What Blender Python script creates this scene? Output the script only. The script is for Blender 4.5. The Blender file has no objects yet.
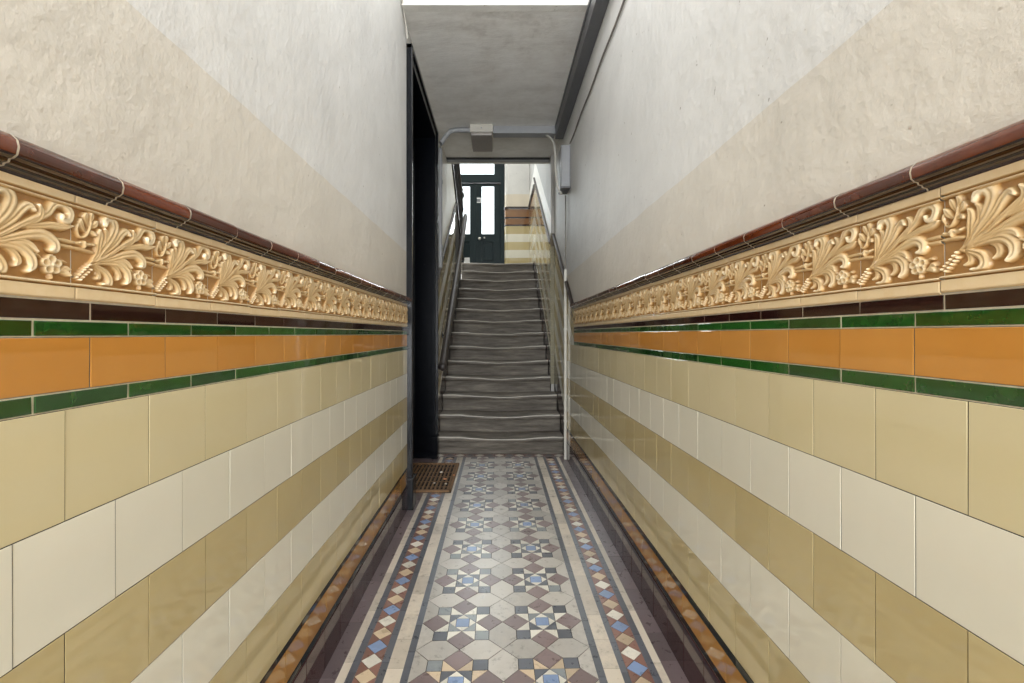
import bpy, bmesh, math, random
import numpy as np
from mathutils import Vector
random.seed(7)
C = bpy.context.scene.collection
F, E = 464.0, 1.168            # focal length in pixels of a 1024 wide frame, eye height (m)
XL, XR = -0.604, 0.643         # inner faces of the hall walls
XS = 0.605                     # right-hand stair wall, a little further in
PITCH = 0.1555                 # wall tile module
CEIL = E + 2.06                # passage ceiling
Y_BEAM, Y_HEAD = 2.90, 5.43
Y_DOOR0, Y_DOOR1 = 3.08, 4.44  # side doorway (outer edges of its frame)
R_, G_ = 0.1705, 0.2625        # riser, going
Y_ST = 4.507                   # first nosing
NST = 14
HL = NST * R_                  # landing height
Y_LAND = Y_ST + 13 * G_
Y_BACK = 9.03
SL = R_ / G_
Y_REAR = -3.2                  # street end of the passage, behind the camera
HALL_TOP = E + 2.75
WELL_TOP = 6.6

# ------------------------------------------------------------------ materials
def lin(c):
    out = []
    for v in c:
        v /= 255.0
        out.append(v / 12.92 if v <= 0.04045 else ((v + 0.055) / 1.055) ** 2.4)
    return tuple(out) + (1.0,)

def newmat(name):
    m = bpy.data.materials.new(name); m.use_nodes = True
    nt = m.node_tree
    return m, nt, nt.nodes['Principled BSDF']

def N(nt, kind, **kw):
    n = nt.nodes.new(kind)
    for k, v in kw.items():
        setattr(n, k, v)
    return n

def noise(nt, scale, detail=4, rough=0.6, vec=None):
    n = N(nt, 'ShaderNodeTexNoise'); n.inputs['Scale'].default_value = scale
    n.inputs['Detail'].default_value = detail; n.inputs['Roughness'].default_value = rough
    if vec: nt.links.new(vec, n.inputs['Vector'])
    return n

def mixc(nt, fac, a, b, blend='MIX'):
    n = N(nt, 'ShaderNodeMix', data_type='RGBA', blend_type=blend)
    for sock, v in ((n.inputs[0], fac), (n.inputs[6], a), (n.inputs[7], b)):
        if hasattr(v, 'is_output'): nt.links.new(v, sock)
        else: sock.default_value = v
    return n.outputs[2]

def ramp(nt, src, stops):
    n = N(nt, 'ShaderNodeValToRGB'); nt.links.new(src, n.inputs[0])
    el = n.color_ramp.elements
    el[0].position, el[0].color = stops[0]
    el[1].position, el[1].color = stops[-1]
    for p, c in stops[1:-1]:
        e = el.new(p); e.color = c
    return n.outputs[0]

def bump(nt, b, src, dist, strength=1.0):
    n = N(nt, 'ShaderNodeBump'); n.inputs['Distance'].default_value = dist; n.inputs['Strength'].default_value = strength
    nt.links.new(src, n.inputs['Height']); nt.links.new(n.outputs[0], b.inputs['Normal'])

def posn(nt):
    return N(nt, 'ShaderNodeNewGeometry')

def glaze(name, col, col2, rough=0.035, wav=0.00008, island=True, spec=0.95, mottling=6.0):
    """a glazed tile: tone differs from tile to tile, faint clouding and a slightly wavy surface"""
    m, nt, b = newmat(name)
    g = posn(nt)
    n1 = noise(nt, mottling, 5, 0.6, g.outputs['Position'])
    fac = n1.outputs[0]
    if island:
        a = N(nt, 'ShaderNodeMath', operation='MULTIPLY_ADD'); nt.links.new(g.outputs['Random Per Island'], a.inputs[0])
        a.inputs[1].default_value = 0.62; nt.links.new(fac, a.inputs[2])
        s = N(nt, 'ShaderNodeMath', operation='SUBTRACT', use_clamp=True); nt.links.new(a.outputs[0], s.inputs[0]); s.inputs[1].default_value = 0.32
        fac = s.outputs[0]
    c = mixc(nt, fac, lin(col), lin(col2))
    nt.links.new(c, b.inputs['Base Color'])
    b.inputs['Roughness'].default_value = rough
    b.inputs['Specular IOR Level'].default_value = spec
    n2 = noise(nt, 11.0, 2, 0.5, g.outputs['Position'])
    bump(nt, b, n2.outputs[0], wav)
    return m

def plain(name, col, rough=0.5, var=0.12, scale=20.0, bumpd=0.0004, metal=0.0, spec=0.5):
    m, nt, b = newmat(name)
    g = posn(nt)
    n1 = noise(nt, scale, 5, 0.65, g.outputs['Position'])
    dark = tuple(max(0, v * (1 - var)) for v in col); lite = tuple(min(255, v * (1 + var)) for v in col)
    nt.links.new(mixc(nt, n1.outputs[0], lin(dark), lin(lite)), b.inputs['Base Color'])
    b.inputs['Roughness'].default_value = rough; b.inputs['Metallic'].default_value = metal
    b.inputs['Specular IOR Level'].default_value = spec
    if bumpd: bump(nt, b, n1.outputs[0], bumpd)
    return m

def plaster(name, low, high, zsplit, rough=0.55, sc=1.0):
    """painted plaster: beige band below zsplit, off white above, hand trowelled"""
    m, nt, b = newmat(name)
    g = posn(nt)
    sep = N(nt, 'ShaderNodeSeparateXYZ'); nt.links.new(g.outputs['Position'], sep.inputs[0])
    wob = noise(nt, 5.0, 3, 0.6, g.outputs['Position'])
    w = N(nt, 'ShaderNodeMath', operation='MULTIPLY_ADD'); nt.links.new(wob.outputs[0], w.inputs[0]); w.inputs[1].default_value = 0.012
    nt.links.new(sep.outputs['Z'], w.inputs[2])
    gt = N(nt, 'ShaderNodeMath', operation='GREATER_THAN'); nt.links.new(w.outputs[0], gt.inputs[0]); gt.inputs[1].default_value = zsplit + 0.006
    stain = noise(nt, 1.6, 8, 0.68, g.outputs['Position'])
    def tone(c):
        return ramp(nt, stain.outputs[0], [(0.3, lin(tuple(v * 0.95 for v in c))), (0.55, lin(c)), (0.75, lin(tuple(min(255, v * 1.03) for v in c)))])
    col = mixc(nt, gt.outputs[0], tone(low), tone(high))
    spk = noise(nt, 38.0, 2, 0.5, g.outputs['Position'])
    sp = ramp(nt, spk.outputs[0], [(0.22, (0.55, 0.52, 0.48, 1)), (0.27, (1, 1, 1, 1))])
    col = mixc(nt, 1.0, col, sp, 'MULTIPLY')
    nt.links.new(col, b.inputs['Base Color'])
    b.inputs['Roughness'].default_value = rough
    b1 = noise(nt, 7.0, 8, 0.62, g.outputs['Position'])
    bump(nt, b, b1.outputs[0], 0.012 * sc, 0.8)
    return m

M = {}
M['tan'] = glaze('glaze_tan', (207, 194, 154), (216, 204, 168))
M['ochre'] = glaze('glaze_ochre', (187, 170, 123), (199, 183, 138))
M['ivory'] = glaze('glaze_ivory', (223, 219, 201), (232, 228, 212))
M['orange'] = glaze('glaze_orange', (192, 131, 58), (204, 146, 76))
M['green'] = glaze('glaze_green', (16, 54, 17), (46, 98, 38), rough=0.06, wav=0.0008, mottling=30)
M['maroon'] = glaze('glaze_dark_maroon', (34, 15, 13), (52, 26, 22), rough=0.07, mottling=30)
M['skirt'] = glaze('glaze_skirting', (56, 36, 38), (76, 51, 52), rough=0.05, spec=0.45)
M['black'] = glaze('glaze_black', (10, 16, 14), (18, 26, 22), rough=0.08, spec=0.4)
M['amber'] = glaze('glaze_amber', (154, 110, 52), (180, 134, 70), rough=0.035)
M['roll'] = glaze('glaze_red_brown', (52, 22, 10), (116, 56, 27), rough=0.07, wav=0.0010, mottling=22)
M['rolldark'] = glaze('glaze_brown_black', (30, 16, 12), (46, 24, 16), rough=0.08, mottling=20)
M['stepcap'] = plain('dark_stair_capping', (44, 34, 30), 0.45, 0.2, 20)
M['cement'] = plain('olive_cement', (136, 131, 110), 0.7, 0.25, 60)
M['grout'] = plain('grout_grey', (112, 102, 86), 0.9, 0.2, 60)
M['groutlight'] = plain('grout_light', (196, 186, 166), 0.9, 0.15, 60)
M['groutdark'] = plain('grout_dark', (58, 53, 47), 0.9, 0.25, 60)
M['plaster'] = plaster('plaster_hall', (213, 207, 196), (218, 217, 214), E + 0.545)
M['plaster_flat'] = plaster('plaster_white', (222, 220, 214), (222, 220, 214), -50)
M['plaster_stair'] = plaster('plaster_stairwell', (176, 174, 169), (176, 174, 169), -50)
M['stairband'] = plain('paint_stair_band', (226, 223, 214), 0.5, 0.03, 6, 0.001)
M['backplaster'] = plaster('plaster_landing', (214, 203, 183), (216, 214, 208), HL + 1.50)

def ceiling_mat():
    m, nt, b = newmat('ceiling_plaster'); g = posn(nt)
    st = noise(nt, 1.7, 9, 0.7, g.outputs['Position'])
    c = ramp(nt, st.outputs[0], [(0.32, lin((198, 194, 187))), (0.43, lin((226, 224, 219))), (0.55, lin((236, 235, 231))), (0.72, lin((243, 242, 239)))])
    mp = N(nt, 'ShaderNodeMapping'); nt.links.new(g.outputs['Position'], mp.inputs[0]); mp.inputs['Scale'].default_value = (1.0, 2.6, 1.0)
    sk = noise(nt, 2.0, 6, 0.7, mp.outputs[0])
    s2 = ramp(nt, sk.outputs[0], [(0.36, (0.90, 0.895, 0.885, 1)), (0.5, (1, 1, 1, 1))])
    nt.links.new(mixc(nt, 1.0, c, s2, 'MULTIPLY'), b.inputs['Base Color'])
    b.inputs['Roughness'].default_value = 0.5
    bump(nt, b, sk.outputs[0], 0.009, 0.7)
    return m
M['ceiling'] = ceiling_mat()

def frieze_mat():
    m, nt, b = newmat('glaze_relief'); g = posn(nt)
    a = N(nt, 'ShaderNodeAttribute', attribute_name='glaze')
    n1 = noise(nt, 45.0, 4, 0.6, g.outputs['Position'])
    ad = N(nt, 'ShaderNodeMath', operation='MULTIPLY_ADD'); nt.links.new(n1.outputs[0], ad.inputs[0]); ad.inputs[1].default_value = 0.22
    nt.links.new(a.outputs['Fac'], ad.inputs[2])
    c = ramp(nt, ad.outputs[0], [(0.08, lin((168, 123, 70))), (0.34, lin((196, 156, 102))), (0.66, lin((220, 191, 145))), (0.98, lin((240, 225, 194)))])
    nt.links.new(c, b.inputs['Base Color']); b.inputs['Roughness'].default_value = 0.13
    return m
M['frieze'] = frieze_mat()

def encaustic(name, col, var=0.09, rough=0.31):
    m, nt, b = newmat(name); g = posn(nt)
    n1 = noise(nt, 26.0, 6, 0.7, g.outputs['Position'])
    r = N(nt, 'ShaderNodeMath', operation='MULTIPLY_ADD'); nt.links.new(g.outputs['Random Per Island'], r.inputs[0]); r.inputs[1].default_value = 0.7
    nt.links.new(n1.outputs[0], r.inputs[2])
    dk = tuple(v * (1 - var) for v in col); lt = tuple(min(255, v * (1 + var)) for v in col)
    c = ramp(nt, r.outputs[0], [(0.35, lin(dk)), (0.8, lin(col)), (1.0, lin(lt))])
    # scuffed grime
    n3 = noise(nt, 3.2, 8, 0.72, g.outputs['Position'])
    d = ramp(nt, n3.outputs[0], [(0.3, (0.82, 0.80, 0.78, 1)), (0.5, (1, 1, 1, 1))])
    nt.links.new(mixc(nt, 0.8, c, d, 'MULTIPLY'), b.inputs['Base Color'])
    rr = ramp(nt, n1.outputs[0], [(0.3, (rough - 0.08,) * 3 + (1,)), (0.7, (rough + 0.1,) * 3 + (1,))])
    nt.links.new(rr, b.inputs['Roughness'])
    b.inputs['Specular IOR Level'].default_value = 0.85
    b.inputs['Coat Weight'].default_value = 0.7; b.inputs['Coat Roughness'].default_value = 0.34
    bump(nt, b, n1.outputs[0], 0.0008, 0.5)
    return m
FM = {'grey': (188, 183, 175), 'purple': (126, 106, 105), 'slate': (84, 88, 98), 'white': (226, 222, 210), 'buff': (204, 183, 154),
      'blue': (128, 152, 192), 'cream': (207, 196, 180), 'red': (134, 94, 82), 'edge': (104, 90, 92), 'greyblue': (132, 138, 142)}
for k, v in FM.items(): M['f_' + k] = encaustic('encaustic_' + k, v)

def stone():
    m, nt, b = newmat('worn_stone'); g = posn(nt)
    mp = N(nt, 'ShaderNodeMapping'); nt.links.new(g.outputs['Position'], mp.inputs[0]); mp.inputs['Scale'].default_value = (1.0, 3.0, 9.0)
    n1 = noise(nt, 3.0, 8, 0.7, mp.outputs[0])
    c = ramp(nt, n1.outputs[0], [(0.3, lin((76, 70, 63))), (0.5, lin((108, 102, 94))), (0.7, lin((142, 135, 124)))])
    nt.links.new(c, b.inputs['Base Color']); b.inputs['Roughness'].default_value = 0.6; b.inputs['Specular IOR Level'].default_value = 0.35
    n2 = noise(nt, 30.0, 6, 0.65, g.outputs['Position'])
    bump(nt, b, n2.outputs[0], 0.003, 0.5)
    return m
M['stone'] = stone()
M['worn_lit_edge'] = plain('worn_lit_stone_edge', (186, 180, 170), 0.4, 0.12, 14, 0.0006)  # pale nosing colour: wear plus skylight caught on the edge, painted in

def gloss_black(name, col, chip):
    m, nt, b = newmat(name); g = posn(nt)
    n1 = noise(nt, 26.0, 5, 0.75, g.outputs['Position'])
    c = ramp(nt, n1.outputs[0], [(0.70, lin(col)), (0.73, lin(chip))])
    nt.links.new(c, b.inputs['Base Color']); b.inputs['Roughness'].default_value = 0.22; b.inputs['Specular IOR Level'].default_value = 0.28
    n2 = noise(nt, 18.0, 4, 0.6, g.outputs['Position'])
    bump(nt, b, n2.outputs[0], 0.002, 0.6)
    return m
M['frame'] = gloss_black('black_gloss_paint', (9, 12, 18), (120, 118, 112))
M['darkdoor'] = gloss_black('black_door_paint', (14, 16, 22), (44, 46, 52))
M['greendoor'] = plain('dark_green_paint', (11, 31, 34), 0.4, 0.1, 8, 0.0006, spec=0.3)
M['iron'] = plain('dark_iron', (34, 33, 34), 0.55, 0.2, 30, 0.0008, spec=0.3)
M['railwood'] = plain('dark_handrail', (50, 44, 41), 0.42, 0.2, 18, 0.0006)
M['trunk'] = plain('grey_trunking', (92, 93, 96), 0.4, 0.06, 12)
M['conduit'] = plain('pale_grey_conduit', (150, 152, 155), 0.4, 0.08, 15)
M['lightbox'] = plain('cream_lamp_box', (198, 194, 184), 0.45, 0.06, 18)
M['diffuser'] = plain('grey_diffuser', (152, 146, 140), 0.35, 0.1, 25)
M['cablewhite'] = plain('white_cable', (206, 203, 194), 0.45, 0.06, 30)
M['cabledark'] = plain('dark_cable', (112, 108, 102), 0.6, 0.2, 30)
M['mat'] = plain('brown_grating', (118, 90, 62), 0.7, 0.35, 40, 0.002)
M['matdark'] = plain('brown_grating_base', (34, 26, 20), 0.9, 0.3, 40)
M['scrap'] = plain('pale_scrap', (214, 204, 190), 0.8, 0.1, 60)
M['scraporange'] = plain('orange_scrap', (206, 140, 96), 0.8, 0.1, 60)
M['notice'] = plain('white_notice', (222, 222, 220), 0.6, 0.03, 10)
M['noticegrey'] = plain('notice_print', (120, 124, 128), 0.6, 0.05, 10)
M['brass'] = plain('pale_metal', (190, 186, 176), 0.3, 0.08, 20, metal=0.8)
M['brown_band'] = glaze('glaze_brown', (120, 82, 48), (146, 104, 64), rough=0.1)
def glass():
    m, nt, b = newmat('obscure_glass')
    out = nt.nodes['Material Output']
    t = N(nt, 'ShaderNodeBsdfTransparent'); t.inputs[0].default_value = (0.8, 0.82, 0.82, 1)
    gl = N(nt, 'ShaderNodeBsdfGlossy'); gl.inputs['Roughness'].default_value = 0.15
    mx = N(nt, 'ShaderNodeMixShader'); mx.inputs[0].default_value = 0.06
    nt.links.new(t.outputs[0], mx.inputs[1]); nt.links.new(gl.outputs[0], mx.inputs[2]); nt.links.new(mx.outputs[0], out.inputs[0])
    return m
M['glass'] = glass()

# ------------------------------------------------------------------ mesh helpers
class MB:
    def __init__(s): s.v, s.f, s.m = [], [], []
    def face(s, pts, m=0):
        i = len(s.v); s.v += [tuple(p) for p in pts]; s.f.append(tuple(range(i, i + len(pts)))); s.m.append(m)
    def grid(s, rows, m=0, closed=False):
        """rows: list of equal-length point lists, skinned into quads"""
        i = len(s.v); n = len(rows[0])
        for r in rows: s.v += [tuple(p) for p in r]
        for a in range(len(rows) - 1):
            for b in range(n if closed else n - 1):
                b2 = (b + 1) % n
                s.f.append((i + a * n + b, i + a * n + b2, i + (a + 1) * n + b2, i + (a + 1) * n + b)); s.m.append(m if isinstance(m, int) else m[b])
        return i, n
    def box(s, x0, x1, y0, y1, z0, z1, m=0, bev=0.0):
        if bev <= 0:
            i = len(s.v)
            s.v += [(x, y, z) for x in (x0, x1) for y in (y0, y1) for z in (z0, z1)]
            for q in ((0, 1, 3, 2), (4, 6, 7, 5), (0, 4, 5, 1), (2, 3, 7, 6), (0, 2, 6, 4), (1, 5, 7, 3)):
                s.f.append(tuple(i + k for k in q)); s.m.append(m)
        else:
            bm = bmesh.new()
            r = bmesh.ops.create_cube(bm, size=1.0)
            for v in bm.verts:
                v.co = Vector(((x0 + x1) / 2 + v.co.x * (x1 - x0), (y0 + y1) / 2 + v.co.y * (y1 - y0), (z0 + z1) / 2 + v.co.z * (z1 - z0)))
            bmesh.ops.bevel(bm, geom=list(bm.edges), offset=bev, segments=2, affect='EDGES', profile=0.6)
            s.addbm(bm, m)
    def addbm(s, bm, m=0):
        i = len(s.v); bm.verts.index_update()
        s.v += [tuple(v.co) for v in bm.verts]
        for f in bm.faces:
            s.f.append(tuple(i + v.index for v in f.verts)); s.m.append(m)
        bm.free()
    def tube(s, pts, r, m=0, seg=10, cap=True, squash=1.0):
        pts = [Vector(p) for p in pts]; rows = []
        rr = r if isinstance(r, (list, tuple)) else [r] * len(pts)
        for k, p in enumerate(pts):
            t = (pts[min(k + 1, len(pts) - 1)] - pts[max(k - 1, 0)]).normalized()
            up = Vector((0, 0, 1)) if abs(t.z) < 0.95 else Vector((1, 0, 0))
            a = t.cross(up).normalized(); b = a.cross(t).normalized()
            rows.append([p + (a * math.cos(q) + b * math.sin(q) * squash) * rr[k] for q in (2 * math.pi * j / seg for j in range(seg))])
        i, n = s.grid(rows, m, True)
        if cap:
            s.f.append(tuple(i + j for j in range(n))); s.m.append(m)
            s.f.append(tuple(i + (len(rows) - 1) * n + j for j in range(n))); s.m.append(m)
    def lathe(s, cx, cy, prof, m=0, seg=16):
        rows = [[(cx + r * math.cos(q), cy + r * math.sin(q), z) for q in (2 * math.pi * j / seg for j in range(seg))] for r, z in prof]
        s.grid(rows, m, True)
    def prism(s, poly, axis, a0, a1, m=0):
        """extrude polygon poly (two coords) along axis 'x','y' or 'z'"""
        def P(p, a):
            return {'x': (a, p[0], p[1]), 'y': (p[0], a, p[1]), 'z': (p[0], p[1], a)}[axis]
        n = len(poly); i = len(s.v)
        s.v += [P(p, a0) for p in poly] + [P(p, a1) for p in poly]
        s.f.append(tuple(i + k for k in range(n))); s.m.append(m)
        s.f.append(tuple(i + n + k for k in range(n))); s.m.append(m)
        for k in range(n):
            k2 = (k + 1) % n
            s.f.append((i + k, i + k2, i + n + k2, i + n + k)); s.m.append(m)
    def build(s, name, mats, parent=None, smooth=False, recalc=True, angle=40):
        me = bpy.data.meshes.new(name); me.from_pydata(s.v, [], s.f)
        if not isinstance(mats, (list, tuple)): mats = [mats]
        for mm in mats: me.materials.append(mm)
        me.polygons.foreach_set('material_index', s.m)
        if recalc:
            bm = bmesh.new(); bm.from_mesh(me); bmesh.ops.recalc_face_normals(bm, faces=bm.faces); bm.to_mesh(me); bm.free()
        if smooth:
            me.polygons.foreach_set('use_smooth', [True] * len(me.polygons))
            try: me.set_sharp_from_angle(angle=math.radians(angle))
            except Exception: pass
        me.update()
        o = bpy.data.objects.new(name, me); C.objects.link(o)
        if parent:
            o.parent = parent; o.location = -Vector(parent.location)
        return o

def struct(o): o['kind'] = 'structure'; return o
def tag(o, label, cat, group=None):
    o['label'] = label; o['category'] = cat
    if group: o['group'] = group
    return o
def thing(name, loc, label, cat, group=None):
    o = bpy.data.objects.new(name, None); C.objects.link(o); o.location = loc; o.empty_display_size = 0.1
    return tag(o, label, cat, group)

# ------------------------------------------------------------------ wall surfaces
class Side:
    """maps (u along the passage, z, d out of the wall) to world"""
    def __init__(s, x, sgn, slope=0.0, u0=0.0, z0=0.0): s.x, s.sgn, s.sl, s.u0, s.z0 = x, sgn, slope, u0, z0
    def __call__(s, u, z, d): return (s.x + s.sgn * d, u, z + s.z0 + s.sl * (u - s.u0))
left, right = Side(XL, 1), Side(XR, -1)

def tile_row(mb, sd, u0, u1, z0, z1, phase, pitch=PITCH, gap=0.0011, m=0, jit=0.0006, bev=0.0005, d0=-0.006, d1=0.0):
    k = math.floor((u0 - phase) / pitch)
    while True:
        a, b = phase + k * pitch, phase + (k + 1) * pitch; k += 1
        if a >= u1 - 1e-4: break
        a, b = max(a, u0) + gap, min(b, u1) - gap
        if b - a < 0.004: continue
        lo, hi = z0 + gap, z1 - gap
        t1, t2 = random.uniform(-jit, jit), random.uniform(-jit, jit); t3 = random.uniform(0, jit)
        def P(u, z, d, inner=False):
            uu, zz = (u - a) / (b - a) - .5, (z - lo) / (hi - lo) - .5
            return sd(u, z, d + (t1 * uu + t2 * zz + t3 if inner else 0))
        B = min(bev, (hi - lo) * .2)
        o = [P(a, lo, d0), P(b, lo, d0), P(b, hi, d0), P(a, hi, d0)]
        e = [P(a, lo, d1 - B * .7, 1), P(b, lo, d1 - B * .7, 1), P(b, hi, d1 - B * .7, 1), P(a, hi, d1 - B * .7, 1)]
        q = [P(a + B, lo + B, d1, 1), P(b - B, lo + B, d1, 1), P(b - B, hi - B, d1, 1), P(a + B, hi - B, d1, 1)]
        i = len(mb.v); mb.v += o + e + q
        fl = sd.sgn < 0
        def add(f):
            mb.f.append(tuple(i + j for j in (reversed(f) if fl else f))); mb.m.append(m)
        for r in (0, 4):
            for j in range(4):
                add((r + j, r + (j + 1) % 4, r + 4 + (j + 1) % 4, r + 4 + j))
        add((8, 9, 10, 11))

def backing(mb, sd, u0, u1, z0, z1, m, d=-0.0009):
    mb.face([sd(u0, z0, d), sd(u1, z0, d), sd(u1, z1, d), sd(u0, z1, d)], m)

CAP_ROLL = [(0.0, .258), (.012, .2578), (.022, .2545), (.029, .248), (.031, .240), (.029, .2305)]
CAP_LOW = [(.029, .2305), (.024, .2265), (.0195, .2255), (.0185, .222), (.013, .2205), (.012, .218), (.006, .2165), (.004, .213)]
def cap(mb, sd, u0, u1, off, phase, pitch=PITCH, sc=1.0):
    """moulded capping in lengths, pale joint slivers between them; slots 0 roll, 1 lower, 2 joint"""
    k = math.floor((u0 - phase) / pitch)
    while True:
        a, b = phase + k * pitch, phase + (k + 1) * pitch; k += 1
        if a >= u1 - 1e-4: break
        a, b = max(a, u0), min(b, u1)
        if b - a < 0.004: continue
        dj = random.uniform(-.0008, .0008)
        def prof(P): return [(d * sc, E + off + .258 + (z - .258) * sc) for d, z in P]
        for P, m in ((CAP_ROLL, 0), (CAP_LOW, 1)):
            rows = [[sd(u, z + dj, d + (dj if d > 0 else 0)) for d, z in prof(P)] for u in (a + .0014, b - .0014)]
            mb.grid(rows, m)
        rows = [[sd(u, z, max(d - .0006, 0)) for d, z in prof(CAP_ROLL + CAP_LOW[1:])] for u in (b - .0014, b + .0014)]
        if b < u1 - 1e-3: mb.grid(rows, 2)

# ---- relief tile: one height field drawn with strokes of leaf, scroll, bead and flower
def catmull(P, n=26):
    P = [np.array(p, float) for p in P]; P = [2 * P[0] - P[1]] + P + [2 * P[-1] - P[-2]]
    out = []
    for i in range(1, len(P) - 2):
        for t in np.linspace(0, 1, n, endpoint=False):
            p0, p1, p2, p3 = P[i - 1:i + 3]
            out.append(.5 * (2 * p1 + (p2 - p0) * t + (2 * p0 - 5 * p1 + 4 * p2 - p3) * t * t + (3 * p1 - p0 - 3 * p2 + p3) * t ** 3))
    out.append(P[-2]); return np.array(out)

LOBES = [  # points, half width at start / widest / end, height start, end, vein depth
    ([(.17, .37), (.25, .43), (.32, .54), (.405, .66), (.445, .775), (.40, .845), (.335, .83), (.315, .77)], .012, .048, .022, .45, 1.0, .40),
    ([(.19, .38), (.25, .47), (.265, .57), (.275, .66), (.262, .71)], .014, .034, .012, .4, .8, .35),
    ([(.24, .44), (.30, .53), (.345, .60), (.345, .70), (.325, .735)], .010, .024, .010, .4, .75, .3),
    ([(.25, .42), (.36, .52), (.46, .62), (.53, .72), (.585, .765), (.625, .735)], .014, .036, .014, .45, .9, .4),
    ([(.24, .40), (.40, .49), (.53, .59), (.64, .665), (.74, .735), (.81, .835), (.895, .855), (.955, .80), (.935, .725), (.88, .715), (.862, .755)], .014, .034, .016, .5, 1.0, .35),
    ([(.55, .60), (.66, .66), (.69, .74), (.665, .795)], .012, .026, .010, .5, .85, .3),
    ([(.52, .57), (.66, .61), (.79, .645), (.90, .655), (.985, .685)], .014, .030, .008, .5, .75, .35),
    ([(.24, .39), (.42, .45), (.58, .515), (.72, .545), (.805, .505), (.815, .44), (.77, .425)], .014, .042, .016, .45, .95, .4),
    ([(.23, .37), (.38, .405), (.52, .405), (.60, .345), (.615, .265), (.575, .215)], .014, .040, .016, .4, .95, .4),
    ([(.38, .40), (.50, .45), (.60, .44), (.655, .39)], .010, .026, .010, .4, .8, .3),
    ([(.40, .39), (.48, .35), (.505, .285), (.47, .245)], .010, .026, .010, .35, .8, .3),
    ([(.18, .36), (.27, .335), (.355, .29), (.385, .215), (.345, .165), (.295, .175)], .014, .036, .018, .4, .95, .4),
    ([(.20, .355), (.255, .30), (.265, .245), (.225, .225)], .010, .024, .010, .3, .75, .3),
    # stems running across the joints
    ([(-.03, .535), (.10, .535), (.21, .555)], .013, .015, .013, .55, .55, 0), ([(-.03, .485), (.10, .485), (.20, .475)], .013, .015, .013, .5, .5, 0),
    ([(.82, .535), (.92, .535), (1.03, .535)], .013, .015, .013, .5, .55, 0), ([(.83, .49), (.92, .487), (1.03, .485)], .013, .015, .013, .45, .5, 0),
    ([(.10, .51), (.10, .535), (.10, .56)], .012, .02, .012, .7, .7, 0),
    # leaf spray, upper left
    ([(.03, .63), (.06, .60), (.11, .615), (.15, .69), (.17, .79)], .008, .012, .008, .5, .7, 0),
    ([(.12, .66), (.07, .71), (.045, .765)], .010, .026, .008, .5, .85, .35), ([(.14, .72), (.11, .79), (.105, .835)], .010, .026, .008, .5, .85, .35),
    ([(.16, .75), (.175, .81), (.165, .855)], .010, .024, .008, .5, .9, .3), ([(.15, .71), (.205, .74), (.225, .785)], .010, .026, .008, .5, .85, .35),
    ([(.13, .66), (.19, .665), (.215, .645)], .010, .022, .008, .5, .8, .3), ([(.04, .63), (.02, .67), (.03, .72)], .008, .014, .006, .5, .7, 0),
    # flower stem, bud
    ([(.70, .335), (.66, .365), (.62, .36)], .007, .010, .006, .5, .6, 0), ([(.775, .24), (.785, .19), (.775, .16)], .010, .014, .008, .5, .6, 0),
    ([(.85, .235), (.90, .25), (.95, .225)], .010, .028, .014, .5, .8, .2), ([(.87, .25), (.915, .285), (.955, .275)], .008, .02, .008, .5, .75, .2),
    ([(.84, .33), (.89, .345), (.93, .335)], .006, .012, .005, .4, .55, 0),
]
BEADS = [(.015 + .027 * k, .215 + .027 * k, .0185) for k in range(6)] + [(.052 + .027 * k, .195 + .027 * k, .0185) for k in range(5)] + [(.04 + .05 * k, .545, .012) for k in range(4)]
PETALS = [(.775 + .055 * math.cos(a), .295 + .052 * math.sin(a), .040) for a in (0.4, 1.65, 2.9, 4.15, 5.4)]

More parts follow.
